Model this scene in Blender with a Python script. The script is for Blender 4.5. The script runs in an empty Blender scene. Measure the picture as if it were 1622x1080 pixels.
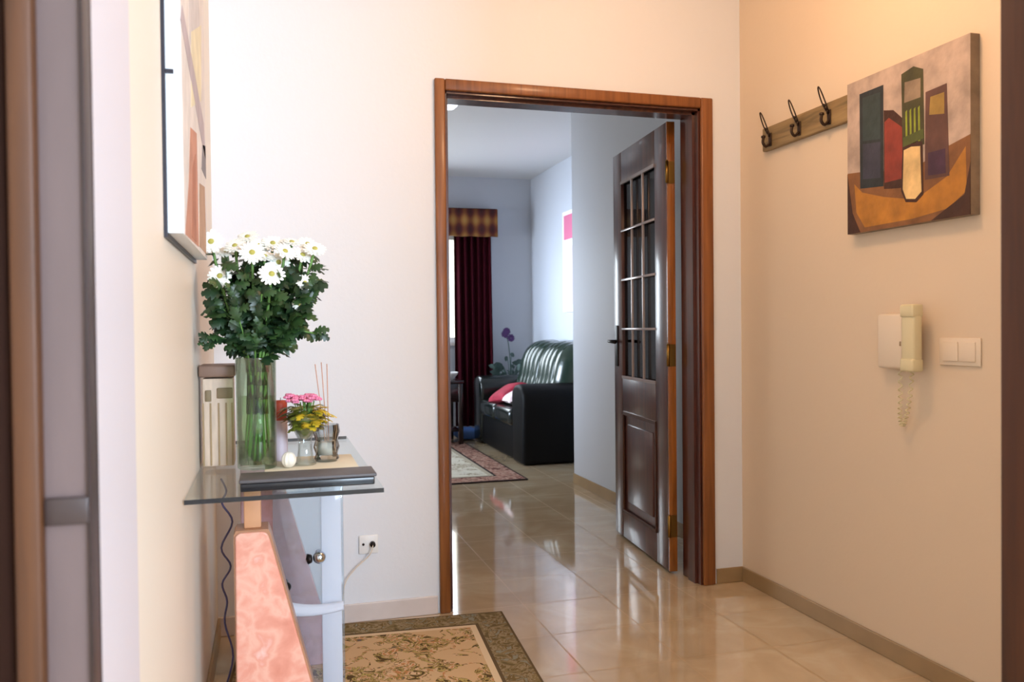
import bpy, bmesh, math, random
from math import sin, cos, pi, radians, atan
from mathutils import Vector, Matrix
random.seed(7)
S = bpy.context.scene
C = S.collection

# ------------------------------------------------------------------ colours / materials
def lin(c):
    return tuple((x/255/12.92 if x/255 <= .04045 else ((x/255+.055)/1.055)**2.4) for x in c) + (1,)
def mat(name, rgb, rough=.6, metal=0, noise=0, nscale=8, bump=0, bscale=40, coat=0, spec=.5, trans=0, emit=None, es=0, sheen=0, stretch=None):
    m = bpy.data.materials.new(name); m.use_nodes = True
    nt = m.node_tree; b = nt.nodes['Principled BSDF']; N = nt.nodes; L = nt.links
    col = lin(rgb)
    b.inputs['Base Color'].default_value = col
    b.inputs['Roughness'].default_value = rough
    b.inputs['Metallic'].default_value = metal
    b.inputs['Specular IOR Level'].default_value = spec
    b.inputs['Coat Weight'].default_value = coat
    b.inputs['Coat Roughness'].default_value = .08
    b.inputs['Transmission Weight'].default_value = trans
    b.inputs['Sheen Weight'].default_value = sheen
    if emit:
        b.inputs['Emission Color'].default_value = lin(emit); b.inputs['Emission Strength'].default_value = es
    tc = N.new('ShaderNodeTexCoord'); vec = tc.outputs['Object']
    if stretch:
        mp = N.new('ShaderNodeMapping'); mp.inputs['Scale'].default_value = stretch
        L.new(vec, mp.inputs['Vector']); vec = mp.outputs['Vector']
    if noise:
        n = N.new('ShaderNodeTexNoise'); n.inputs['Scale'].default_value = nscale; n.inputs['Detail'].default_value = 5
        L.new(vec, n.inputs['Vector'])
        mx = N.new('ShaderNodeMix'); mx.data_type = 'RGBA'
        k = 1-noise
        mx.inputs['A'].default_value = (col[0]*k, col[1]*k, col[2]*k, 1)
        mx.inputs['B'].default_value = tuple(min(1, x*(1+noise)) for x in col[:3])+(1,)
        cr = N.new('ShaderNodeMapRange'); cr.inputs['From Min'].default_value = .3; cr.inputs['From Max'].default_value = .7
        L.new(n.outputs['Fac'], cr.inputs['Value']); L.new(cr.outputs['Result'], mx.inputs['Factor'])
        L.new(mx.outputs['Result'], b.inputs['Base Color'])
    if bump:
        n2 = N.new('ShaderNodeTexNoise'); n2.inputs['Scale'].default_value = bscale; n2.inputs['Detail'].default_value = 3
        L.new(vec, n2.inputs['Vector'])
        bp = N.new('ShaderNodeBump'); bp.inputs['Strength'].default_value = bump; bp.inputs['Distance'].default_value = .01
        L.new(n2.outputs['Fac'], bp.inputs['Height']); L.new(bp.outputs['Normal'], b.inputs['Normal'])
    return m

def glass_thin(name, tint, gl=.12, rough=.02, milky=0, milk=(235, 240, 250)):
    """pane glass: lets light straight through, mirrors a little"""
    m = bpy.data.materials.new(name); m.use_nodes = True
    nt = m.node_tree; N = nt.nodes; L = nt.links; N.remove(N['Principled BSDF'])
    out = N['Material Output']
    t = N.new('ShaderNodeBsdfTransparent'); t.inputs['Color'].default_value = lin(tint)
    g = N.new('ShaderNodeBsdfGlossy'); g.inputs['Roughness'].default_value = rough
    fr = N.new('ShaderNodeLayerWeight'); fr.inputs['Blend'].default_value = .25
    mr = N.new('ShaderNodeMapRange'); mr.inputs['To Min'].default_value = gl*.5; mr.inputs['To Max'].default_value = min(1, gl*5)
    L.new(fr.outputs['Fresnel'], mr.inputs['Value'])
    mx = N.new('ShaderNodeMixShader'); L.new(mr.outputs['Result'], mx.inputs['Fac'])
    L.new(t.outputs[0], mx.inputs[1]); L.new(g.outputs[0], mx.inputs[2])
    last = mx.outputs[0]
    if milky:
        d = N.new('ShaderNodeBsdfDiffuse'); d.inputs['Color'].default_value = lin(milk)
        tl = N.new('ShaderNodeBsdfTranslucent'); tl.inputs['Color'].default_value = lin(milk)
        m1 = N.new('ShaderNodeMixShader'); L.new(d.outputs[0], m1.inputs[1]); L.new(tl.outputs[0], m1.inputs[2])
        m2 = N.new('ShaderNodeMixShader'); m2.inputs['Fac'].default_value = milky
        L.new(last, m2.inputs[1]); L.new(m1.outputs[0], m2.inputs[2]); last = m2.outputs[0]
    L.new(last, out.inputs['Surface'])
    return m

def ramp(nt, stops, interp='LINEAR'):
    r = nt.nodes.new('ShaderNodeValToRGB'); r.color_ramp.interpolation = interp
    e = r.color_ramp.elements
    e[0].position, e[0].color = stops[0][0], lin(stops[0][1])
    e[1].position, e[1].color = stops[-1][0], lin(stops[-1][1])
    for p, c in stops[1:-1]:
        k = e.new(p); k.color = lin(c)
    return r

def marble_mat(name, stops, scale=5, rough=.18, coat=.3):
    m = bpy.data.materials.new(name); m.use_nodes = True; nt = m.node_tree; N = nt.nodes; L = nt.links
    b = N['Principled BSDF']; b.inputs['Roughness'].default_value = rough; b.inputs['Coat Weight'].default_value = coat
    tc = N.new('ShaderNodeTexCoord')
    n = N.new('ShaderNodeTexNoise'); n.inputs['Scale'].default_value = scale; n.inputs['Detail'].default_value = 8; n.inputs['Distortion'].default_value = .35
    L.new(tc.outputs['Object'], n.inputs['Vector'])
    r = ramp(nt, stops); L.new(n.outputs['Fac'], r.inputs['Fac']); L.new(r.outputs['Color'], b.inputs['Base Color'])
    return m

def tile_mat():
    """polished beige tiles, .35 m, thin grout"""
    m = bpy.data.materials.new('polished_tile'); m.use_nodes = True; nt = m.node_tree; N = nt.nodes; L = nt.links
    b = N['Principled BSDF']
    g = N.new('ShaderNodeNewGeometry'); mp = N.new('ShaderNodeMapping')
    mp.inputs['Location'].default_value = (-.28, -.1, 0)
    L.new(g.outputs['Position'], mp.inputs['Vector'])
    n = N.new('ShaderNodeTexNoise'); n.inputs['Scale'].default_value = 3.5; n.inputs['Detail'].default_value = 7; n.inputs['Distortion'].default_value = .8
    L.new(g.outputs['Position'], n.inputs['Vector'])
    r = ramp(nt, [(.25, (188, 164, 130)), (.5, (204, 180, 146)), (.62, (212, 192, 160)), (.8, (196, 172, 138))]); L.new(n.outputs['Fac'], r.inputs['Fac'])
    br = N.new('ShaderNodeTexBrick'); br.offset = 0; br.inputs['Scale'].default_value = 1
    br.inputs['Brick Width'].default_value = .35; br.inputs['Row Height'].default_value = .35
    br.inputs['Mortar Size'].default_value = .0032; br.inputs['Mortar Smooth'].default_value = .1
    br.inputs['Mortar'].default_value = lin((226, 214, 192)); br.inputs['Color1'].default_value = (1, 1, 1, 1); br.inputs['Color2'].default_value = (.93, .93, .93, 1)
    L.new(mp.outputs['Vector'], br.inputs['Vector'])
    mx = N.new('ShaderNodeMix'); mx.data_type = 'RGBA'; mx.blend_type = 'MULTIPLY'; mx.inputs['Factor'].default_value = 1
    L.new(r.outputs['Color'], mx.inputs['A']); L.new(br.outputs['Color'], mx.inputs['B']); L.new(mx.outputs['Result'], b.inputs['Base Color'])
    mr = N.new('ShaderNodeMapRange'); mr.inputs['To Min'].default_value = .07; mr.inputs['To Max'].default_value = .5
    L.new(br.outputs['Fac'], mr.inputs['Value']); L.new(mr.outputs['Result'], b.inputs['Roughness'])
    b.inputs['IOR'].default_value = 1.62
    b.inputs['Coat Weight'].default_value = .35; b.inputs['Coat Roughness'].default_value = .05
    n3 = N.new('ShaderNodeTexNoise'); n3.inputs['Scale'].default_value = 2.2; L.new(g.outputs['Position'], n3.inputs['Vector'])
    ad = N.new('ShaderNodeMath'); ad.operation = 'MULTIPLY_ADD'; ad.inputs[1].default_value = -.35
    L.new(br.outputs['Fac'], ad.inputs[0]); L.new(n3.outputs['Fac'], ad.inputs[2])
    bp = N.new('ShaderNodeBump'); bp.inputs['Strength'].default_value = .06; bp.inputs['Distance'].default_value = .01
    L.new(ad.outputs[0], bp.inputs['Height']); L.new(bp.outputs['Normal'], b.inputs['Normal'])
    return m

def wood_mat(name, dark, mid, light, rough=.25, coat=.5, sc=(14, 14, .8)):
    m = bpy.data.materials.new(name); m.use_nodes = True; nt = m.node_tree; N = nt.nodes; L = nt.links
    b = N['Principled BSDF']; b.inputs['Roughness'].default_value = rough; b.inputs['Coat Weight'].default_value = coat; b.inputs['Coat Roughness'].default_value = .1
    tc = N.new('ShaderNodeTexCoord'); mp = N.new('ShaderNodeMapping'); mp.inputs['Scale'].default_value = sc
    L.new(tc.outputs['Object'], mp.inputs['Vector'])
    n = N.new('ShaderNodeTexNoise'); n.inputs['Scale'].default_value = 3; n.inputs['Detail'].default_value = 6; n.inputs['Distortion'].default_value = .6
    L.new(mp.outputs['Vector'], n.inputs['Vector'])
    r = ramp(nt, [(.25, dark), (.5, mid), (.78, light)]); L.new(n.outputs['Fac'], r.inputs['Fac']); L.new(r.outputs['Color'], b.inputs['Base Color'])
    return m

def rug_mat(name, hx, hy, bw, field, motifs, border, bmotifs, line, vscale=8.5):
    """woven rug lying in its own local frame: half sizes hx, hy; border bw"""
    m = bpy.data.materials.new(name); m.use_nodes = True; nt = m.node_tree; N = nt.nodes; L = nt.links
    b = N['Principled BSDF']; b.inputs['Roughness'].default_value = .95; b.inputs['Specular IOR Level'].default_value = .1
    tc = N.new('ShaderNodeTexCoord'); sp = N.new('ShaderNodeSeparateXYZ'); L.new(tc.outputs['Object'], sp.inputs[0])
    def math_(op, a, bb=None):
        k = N.new('ShaderNodeMath'); k.operation = op
        for i, v in enumerate((a, bb)):
            if v is None: continue
            if isinstance(v, (int, float)): k.inputs[i].default_value = v
            else: L.new(v, k.inputs[i])
        return k.outputs[0]
    ax = math_('SUBTRACT', hx, math_('ABSOLUTE', sp.outputs[0])); ay = math_('SUBTRACT', hy, math_('ABSOLUTE', sp.outputs[1]))
    d = math_('MINIMUM', ax, ay)
    # floral motif: noise warped voronoi cells
    n = N.new('ShaderNodeTexNoise'); n.inputs['Scale'].default_value = vscale*.9; n.inputs['Detail'].default_value = 2
    L.new(tc.outputs['Object'], n.inputs['Vector'])
    va = N.new('ShaderNodeVectorMath'); va.operation = 'MULTIPLY_ADD'; va.inputs[1].default_value = (.09, .09, .0)
    L.new(n.outputs['Color'], va.inputs[0]); L.new(tc.outputs['Object'], va.inputs[2])
    v = N.new('ShaderNodeTexVoronoi'); v.inputs['Scale'].default_value = vscale; L.new(va.outputs[0], v.inputs['Vector'])
    w = N.new('ShaderNodeTexNoise'); w.inputs['Scale'].default_value = vscale*1.5; w.inputs['Detail'].default_value = 4; w.inputs['Distortion'].default_value = 2.5
    L.new(tc.outputs['Object'], w.inputs['Vector'])
    rf = ramp(nt, motifs, 'CONSTANT'); L.new(w.outputs['Fac'], rf.inputs['Fac'])
    msk = math_('LESS_THAN', v.outputs['Distance'], .62)
    sel = N.new('ShaderNodeSeparateColor'); L.new(v.outputs['Color'], sel.inputs[0])
    msk = math_('MULTIPLY', msk, math_('GREATER_THAN', sel.outputs[0], .3))
    vn = N.new('ShaderNodeTexNoise'); vn.inputs['Scale'].default_value = vscale*.8; vn.inputs['Detail'].default_value = 1.5; vn.inputs['Distortion'].default_value = .6
    L.new(tc.outputs['Object'], vn.inputs['Vector'])
    vine = math_('LESS_THAN', math_('ABSOLUTE', math_('SUBTRACT', vn.outputs['Fac'], .5)), .022)
    msk = math_('MAXIMUM', msk, vine)
    mf = N.new('ShaderNodeMix'); mf.data_type = 'RGBA'; mf.inputs['A'].default_value = lin(field)
    L.new(rf.outputs['Color'], mf.inputs['B']); L.new(msk, mf.inputs['Factor'])
    rb = ramp(nt, bmotifs, 'CONSTANT')
    w2 = N.new('ShaderNodeTexNoise'); w2.inputs['Scale'].default_value = vscale*2; w2.inputs['Detail'].default_value = 3; w2.inputs['Distortion'].default_value = 1
    L.new(tc.outputs['Object'], w2.inputs['Vector']); L.new(w2.outputs['Fac'], rb.inputs['Fac'])
    def band(lo, hi, colsock, prev):
        k = math_('MULTIPLY', math_('GREATER_THAN', d, lo), math_('LESS_THAN', d, hi))
        x = N.new('ShaderNodeMix'); x.data_type = 'RGBA'; L.new(k, x.inputs['Factor']); L.new(prev, x.inputs['A'])
        if isinstance(colsock, tuple): x.inputs['B'].default_value = lin(colsock)
        else: L.new(colsock, x.inputs['B'])
        return x.outputs['Result']
    c = band(-1, bw, rb.outputs['Color'], mf.outputs['Result'])
    c = band(-1, bw*.07, border, c)
    c = band(bw*.86, bw*.95, border, c)
    c = band(bw*.95, bw*1.12, line, c)
    wv = N.new('ShaderNodeTexNoise'); wv.inputs['Scale'].default_value = 260; L.new(tc.outputs['Object'], wv.inputs['Vector'])
    bp = N.new('ShaderNodeBump'); bp.inputs['Strength'].default_value = .5; bp.inputs['Distance'].default_value = .003
    L.new(wv.outputs['Fac'], bp.inputs['Height']); L.new(bp.outputs['Normal'], b.inputs['Normal'])
    L.new(c, b.inputs['Base Color'])
    return m

M = {}
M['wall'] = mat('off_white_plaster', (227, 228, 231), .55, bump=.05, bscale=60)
M['wall_r'] = mat('warm_lit_plaster', (226, 204, 176), .6, bump=.05, bscale=60)  # right wall: warm lamp light partly put into the plaster colour
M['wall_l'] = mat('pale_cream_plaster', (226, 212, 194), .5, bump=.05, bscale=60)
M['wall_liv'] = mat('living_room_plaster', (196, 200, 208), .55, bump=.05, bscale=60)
M['ceil'] = mat('ceiling_paint', (226, 226, 226), .7, bump=.03)
M['tile'] = tile_mat()
M['trimpaint'] = mat('pinkish_white_paint', (204, 194, 196), .5)
M['skirt'] = mat('beige_stone_skirting', (158, 130, 92), .3, noise=.08)
M['skirt_l'] = mat('lit_stone_skirting', (216, 203, 196), .3, noise=.05)  # skirting stone made paler, cool light painted into its colour
M['wood'] = wood_mat('varnished_brown_wood', (104, 58, 24), (132, 78, 36), (152, 94, 46), rough=.4, coat=.12)
M['wood_d'] = wood_mat('dark_mahogany_wood', (52, 24, 16), (80, 40, 30), (100, 54, 38), rough=.32, coat=.25)
M['wood_e'] = wood_mat('lit_edge_wood', (120, 66, 22), (150, 88, 34), (176, 106, 46))  # hinge edge of the leaf: light falling on it painted as lighter wood
M['wood_near'] = wood_mat('dark_red_brown_wood', (54, 26, 10), (72, 36, 14), (86, 46, 20), rough=.6, coat=0)
M['wood_post'] = wood_mat('orange_brown_post_wood', (58, 30, 9), (78, 42, 14), (92, 52, 18), rough=.55, coat=0)
M['wood_shade'] = mat('shaded_post_wood', (40, 20, 12), .7, spec=.1)  # shade left of the post painted in as a darker wood
M['mauve'] = mat('mauve_frosted_glass', (102, 84, 82), .5, noise=.12, nscale=3, stretch=(4, 4, .8))
M['mauve_b'] = mat('brown_rail', (58, 44, 42), .4)
M['brass'] = mat('aged_brass', (150, 116, 60), .35, metal=1)
M['chrome'] = mat('chrome', (190, 196, 205), .15, metal=1)
M['steel_dark'] = mat('dark_metal', (40, 36, 36), .4, metal=.8)
M['pane'] = glass_thin('door_pane_glass', (150, 150, 150), gl=.10)
M['bar'] = mat('pale_bevelled_bar', (176, 160, 156), .2, metal=.3)
M['glass'] = glass_thin('table_glass', (248, 252, 252), gl=.05)
M['glass_edge'] = mat('dark_glass_edge', (30, 32, 38), .15, spec=.6)
M['panel'] = glass_thin('milky_glass', (232, 240, 246), gl=.06, milky=.10)
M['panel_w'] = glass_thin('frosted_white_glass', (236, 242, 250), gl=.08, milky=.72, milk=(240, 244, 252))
M['clear'] = glass_thin('clear_glass', (248, 251, 250), gl=.12)
M['vase'] = glass_thin('vase_glass', (238, 246, 236), gl=.12)
M['water'] = glass_thin('water', (236, 246, 226), gl=.03)
M['crystal'] = glass_thin('cut_crystal', (242, 245, 246), gl=.2, rough=.05)
M['pink'] = marble_mat('pink_marble', [(.25, (208, 134, 114)), (.42, (222, 152, 132)), (.52, (228, 172, 152)), (.62, (222, 152, 132)), (.8, (238, 204, 196))], 16)
M['mauvemarble'] = marble_mat('mauve_pink_marble', [(.25, (150, 106, 104)), (.45, (196, 156, 158)), (.6, (184, 138, 132)), (.8, (212, 180, 182))], 11)
M['marble_edge'] = mat('tan_marble_edge', (168, 120, 88), .35, noise=.15)
M['tan'] = mat('tan_spacer', (206, 152, 112), .5, noise=.1)
M['white'] = mat('white_plastic', (236, 234, 230), .35)
M['canvas_w'] = mat('white_canvas_edge', (238, 242, 248), .7)
M['black'] = mat('black_lacquer', (20, 20, 26), .3, coat=.1)
M['blacktop'] = mat('charcoal_top', (84, 80, 82), .5, coat=0)
M['frame_b'] = mat('black_frame', (34, 32, 44), .4)
M['leaf'] = mat('dark_green_leaf', (44, 72, 34), .45, noise=.35, nscale=30)
M['leaf2'] = mat('deep_green_leaf', (30, 54, 30), .4, noise=.3, nscale=30)
M['stem'] = mat('green_stem', (92, 132, 58), .5, noise=.2, nscale=30)
M['petal'] = mat('white_petal', (248, 248, 238), .6, sheen=.2)
M['petal_c'] = mat('greenish_yellow_centre', (176, 170, 84), .7)
M['pinkpetal'] = mat('pink_petal', (232, 132, 166), .6)
M['yellow'] = mat('yellow_green_leaf', (196, 170, 44), .5, noise=.3, nscale=40)
M['olive'] = mat('olive_leaf', (104, 112, 34), .5, noise=.3, nscale=40)
M['candle'] = mat('mauve_white_wax', (214, 196, 204), .5)
M['redwax'] = mat('coral_red_wax', (200, 84, 62), .5)
M['ivory'] = mat('ivory_shell', (232, 224, 208), .5, noise=.08, nscale=60)
M['reed'] = mat('rattan_reed', (196, 150, 128), .7)
M['cream_mat'] = mat('cream_cloth', (224, 216, 192), .8)
M['lid'] = mat('brown_wooden_lid', (134, 104, 88), .5, noise=.15)
M['fitting'] = mat('brown_wooden_fitting', (128, 108, 78), .6)
M['ornbody'] = mat('pinkish_tan_panel', (206, 182, 160), .5, noise=.14, nscale=9, stretch=(6, 6, 1))
M['cord'] = mat('dark_blue_cable', (62, 56, 92), .5)
M['ivoryphone'] = mat('ivory_plastic', (222, 208, 166), .4)
M['beigephone'] = mat('beige_plastic', (232, 214, 190), .5)
M['rack'] = wood_mat('weathered_olive_wood', (96, 80, 50), (142, 116, 76), (172, 144, 96), rough=.6, coat=0, sc=(8, 1.2, 14))
M['hook'] = mat('antique_iron', (60, 44, 34), .45, metal=.7)
M['leather'] = mat('dark_green_leather', (14, 22, 20), .25, coat=.25, bump=.12, bscale=30)
M['leather2'] = mat('green_leather_back', (30, 48, 38), .25, coat=.5, bump=.12, bscale=30)
M['leatherblk'] = mat('black_leather', (6, 6, 7), .55, bump=.1, bscale=30, spec=.18)
M['curtain'] = mat('burgundy_velvet', (60, 10, 22), .9, spec=.1)
M['redcush'] = mat('red_cushion_cloth', (160, 34, 56), .8, noise=.25, nscale=20)
M['whitecloth'] = mat('white_pink_cloth', (238, 214, 214), .8)
M['artpink'] = mat('rose_pink_paint', (210, 112, 144), .7)
M['artwhite'] = mat('white_panel', (240, 236, 240), .6)
M['artmauve'] = mat('pale_mauve_paint', (218, 198, 214), .7)
M['darkwood'] = wood_mat('near_black_wood', (22, 12, 12), (34, 18, 18), (44, 24, 22))
M['purple'] = mat('dark_purple_petal', (70, 34, 92), .6)
M['greyleaf'] = mat('grey_green_leaf', (70, 92, 86), .5, noise=.3, nscale=20)
M['pot'] = mat('grey_ceramic', (96, 100, 110), .4)
M['opal'] = mat('opal_glass_lamp', (245, 248, 255), .3, emit=(235, 242, 255), es=2.2)
M['bluesheen'] = mat('blue_floor_sheen', (70, 110, 176), .6)
M['lampshade'] = mat('warm_opal_shade', (255, 236, 200), .4, emit=(255, 214, 160), es=2)

def plaid_mat():
    m = bpy.data.materials.new('plaid_valance_cloth'); m.use_nodes = True; nt = m.node_tree; N = nt.nodes; L = nt.links
    b = N['Principled BSDF']; b.inputs['Roughness'].default_value = .85
    tc = N.new('ShaderNodeTexCoord'); sp = N.new('ShaderNodeSeparateXYZ'); L.new(tc.outputs['Object'], sp.inputs[0])
    def wave(sock, k):
        a = N.new('ShaderNodeMath'); a.operation = 'MULTIPLY'; a.inputs[1].default_value = k; L.new(sock, a.inputs[0])
        s = N.new('ShaderNodeMath'); s.operation = 'SINE'; L.new(a.outputs[0], s.inputs[0])
        return s.outputs[0]
    ad = N.new('ShaderNodeMath'); ad.operation = 'ADD'; L.new(wave(sp.outputs[0], 52), ad.inputs[0]); L.new(wave(sp.outputs[2], 34), ad.inputs[1])
    mr = N.new('ShaderNodeMapRange'); mr.inputs['From Min'].default_value = -2; mr.inputs['From Max'].default_value = 2; L.new(ad.outputs[0], mr.inputs['Value'])
    r = ramp(nt, [(.0, (56, 16, 18)), (.3, (86, 30, 22)), (.55, (120, 68, 30)), (.8, (150, 102, 48)), (1, (164, 122, 62))]); L.new(mr.outputs['Result'], r.inputs['Fac'])
    L.new(r.outputs['Color'], b.inputs['Base Color']); return m
M['plaid'] = plaid_mat()

# ------------------------------------------------------------------ mesh helpers
class MB:
    def __init__(s): s.bm = bmesh.new(); s.mats = []
    def mi(s, m):
        if m is None: return 0
        if m not in s.mats: s.mats.append(m)
        return s.mats.index(m)
    def box(s, a, b, m=None, bev=0, seg=2, rot=None, about=None):
        t = bmesh.new(); bmesh.ops.create_cube(t, size=1)
        a = Vector(a); b = Vector(b); c = (a+b)/2; d = b-a
        for v in t.verts: v.co = Vector((v.co.x*d.x, v.co.y*d.y, v.co.z*d.z))+c
        if bev: bmesh.ops.bevel(t, geom=t.edges[:], offset=bev, segments=seg, affect='EDGES', profile=.5)
        if rot is not None:
            p = Vector(about) if about is not None else c
            for v in t.verts: v.co = rot @ (v.co-p)+p
        return s.merge(t, m, smooth=bool(bev and seg > 1))
    def merge(s, t, m=None, smooth=False):
        k = s.mi(m); mp = {}
        for v in t.verts: mp[v] = s.bm.verts.new(v.co)
        for f in t.faces:
            try:
                g = s.bm.faces.new([mp[v] for v in f.verts]); g.material_index = k; g.smooth = smooth
            except ValueError: pass
        t.free(); return s
    def prism(s, pts, d, m=None, bev=0, smooth=False):
        """closed polygon pts (3d) pushed along vector d"""
        t = bmesh.new(); d = Vector(d)
        A = [t.verts.new(Vector(p)) for p in pts]; B = [t.verts.new(Vector(p)+d) for p in pts]
        n = len(pts); t.faces.new(A[::-1]); t.faces.new(B)
        for i in range(n): t.faces.new([A[i], A[(i+1) % n], B[(i+1) % n], B[i]])
        bmesh.ops.recalc_face_normals(t, faces=t.faces[:])
        if bev: bmesh.ops.bevel(t, geom=t.edges[:], offset=bev, segments=2, affect='EDGES', profile=.5)
        return s.merge(t, m, smooth)
    def tube(s, pts, r, m=None, n=10, cap=True):
        pts = [Vector(p) for p in pts]; t = bmesh.new(); rings = []
        rr = r if isinstance(r, (list, tuple)) else [r]*len(pts)
        up = None
        for i, p in enumerate(pts):
            a = pts[max(i-1, 0)]; b = pts[min(i+1, len(pts)-1)]; d = (b-a).normalized() if (b-a).length > 1e-9 else Vector((0, 0, 1))
            if up is None: up = Vector((0, 0, 1)) if abs(d.z) < .9 else Vector((1, 0, 0))
            x = d.cross(up).normalized(); y = x.cross(d).normalized(); up = y
            rings.append([t.verts.new(p+(x*cos(2*pi*k/n)+y*sin(2*pi*k/n))*rr[i]) for k in range(n)])
        for i in range(len(rings)-1):
            for k in range(n): t.faces.new([rings[i][k], rings[i][(k+1) % n], rings[i+1][(k+1) % n], rings[i+1][k]])
        if cap: t.faces.new(rings[0][::-1]); t.faces.new(rings[-1])
        bmesh.ops.recalc_face_normals(t, faces=t.faces[:])
        return s.merge(t, m, True)
    def lathe(s, prof, c=(0, 0, 0), m=None, n=32, axis=None, smooth=True, sq=None):
        t = bmesh.new(); rings = []; c = Vector(c)
        R = Vector((0, 0, 1)).rotation_difference(Vector(axis)).to_matrix() if axis is not None else Matrix.Identity(3)
        for r, z in prof:
            if r < 1e-6: rings.append([t.verts.new(R @ Vector((0, 0, z))+c)])
            else: rings.append([t.verts.new(R @ Vector((r*cos(2*pi*k/n), r*sin(2*pi*k/n), z))+c) for k in range(n)])
        for a, b in zip(rings, rings[1:]):
            for k in range(n):
                if len(a) == 1 and len(b) == 1: continue
                if len(a) == 1: f = [a[0], b[(k+1) % n], b[k]]
                elif len(b) == 1: f = [a[k], a[(k+1) % n], b[0]]
                else: f = [a[k], a[(k+1) % n], b[(k+1) % n], b[k]]
                t.faces.new(f)
        return s.merge(t, m, smooth)
    def grid(s, fn, nu, nv, m=None):
        t = bmesh.new(); g = [[t.verts.new(Vector(fn(i/nu, j/nv))) for j in range(nv+1)] for i in range(nu+1)]
        for i in range(nu):
            for j in range(nv): t.faces.new([g[i][j], g[i+1][j], g[i+1][j+1], g[i][j+1]])
        return s.merge(t, m, True)
    def build(s, name, m=None, parent=None):
        me = bpy.data.meshes.new(name); s.bm.normal_update(); s.bm.to_mesh(me); s.bm.free()
        if m is not None and not s.mats: me.materials.append(m)
        elif m is not None: raise ValueError(name)
        for k in s.mats: me.materials.append(k)
        o = bpy.data.objects.new(name, me); C.objects.link(o)
        if parent is not None: o.parent = parent; o.matrix_parent_inverse = Matrix.Translation(-Vector(base(parent)))
        return o
def base(o):
    return Vector(o.location) if o.parent is None else Vector((0, 0, 0))
def thing(name, label, cat, loc=(0, 0, 0), group=None):
    o = bpy.data.objects.new(name, None); C.objects.link(o); o.empty_display_size = .05; o.location = loc
    return tag(o, label, cat, group)
def tag(o, label, cat, group=None, kind=None):
    o['label'] = label; o['category'] = cat
    if group: o['group'] = group
    if kind: o['kind'] = kind
    return o
def struct(o): o['kind'] = 'structure'; return o
def soften(o, w=.003, seg=2):
    b = o.modifiers.new('bevel', 'BEVEL'); b.width = w; b.segments = seg; b.limit_method = 'ANGLE'; return o
def box1(name, a, b, m, parent=None, bev=0): return MB().box(a, b, None, bev).build(name, m, parent)

# ------------------------------------------------------------------ dimensions
XL, XR = -.20, 2.0          # hall side walls
YN, YB, YT = 1.05, 3.26, .16
H = 2.75
YF = 8.7                    # living room far wall
XP, XV = 2.11, 2.75         # passage wall, living room right wall
DX0, DX1, DH = .66, 1.81, 2.09

# ------------------------------------------------------------------ the setting
struct(box1('floor', (-2.6, -2.7, -.12), (3.3, 8.95, 0), M['tile']))
struct(box1('ceiling', (-2.6, -2.7, H), (3.3, 8.95, H+.12), M['ceil']))
struct(box1('wall_left', (-.40, 1.045, 0), (XL, YB, H), M['wall_l']))
struct(box1('wall_behind_left', (-.55, -2.5, 0), (-.40, 1.2, H), M['wall_l']))
struct(box1('wall_right', (XR, YN, 0), (XR+.15, YB, H), M['wall_r']))
w = MB()
w.box((-1.6, YB, 0), (DX0, YB+YT, H)).box((DX1, YB, 0), (2.95, YB+YT, H)).box((DX0, YB, DH), (DX1, YB+YT, H))
struct(w.build('wall_back', M['wall']))
w = MB(); w.box((1.145, YN-.15, 0), (3.15, YN, H)); w.box((-.4, YN-.05, 2.6), (1.145, YN, H))
struct(w.build('wall_near', M['wall']))
w = MB()        # room the camera stands in: far side behind the camera, with a window
w.box((-.55, -2.65, 0), (1.3, -2.5, H)).box((2.9, -2.65, 0), (3.15, -2.5, H)).box((1.3, -2.65, 0), (2.9, -2.5, .9)).box((1.3, -2.65, 2.2), (2.9, -2.5, H))
struct(w.build('wall_behind', M['wall']))
struct(box1('wall_behind_right', (3.0, -2.5, 0), (3.15, YN-.15, H), M['wall']))
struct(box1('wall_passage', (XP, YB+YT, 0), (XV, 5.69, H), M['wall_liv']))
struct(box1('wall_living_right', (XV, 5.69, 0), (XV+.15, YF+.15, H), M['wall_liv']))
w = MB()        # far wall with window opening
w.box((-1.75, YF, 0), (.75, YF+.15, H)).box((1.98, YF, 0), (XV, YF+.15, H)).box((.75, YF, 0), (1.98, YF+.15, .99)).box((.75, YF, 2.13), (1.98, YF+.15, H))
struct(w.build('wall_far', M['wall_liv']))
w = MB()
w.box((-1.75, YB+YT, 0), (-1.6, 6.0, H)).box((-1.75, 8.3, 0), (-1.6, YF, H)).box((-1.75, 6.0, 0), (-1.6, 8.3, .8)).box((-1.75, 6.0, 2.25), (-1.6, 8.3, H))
struct(w.build('wall_living_left', M['wall_liv']))
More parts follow.
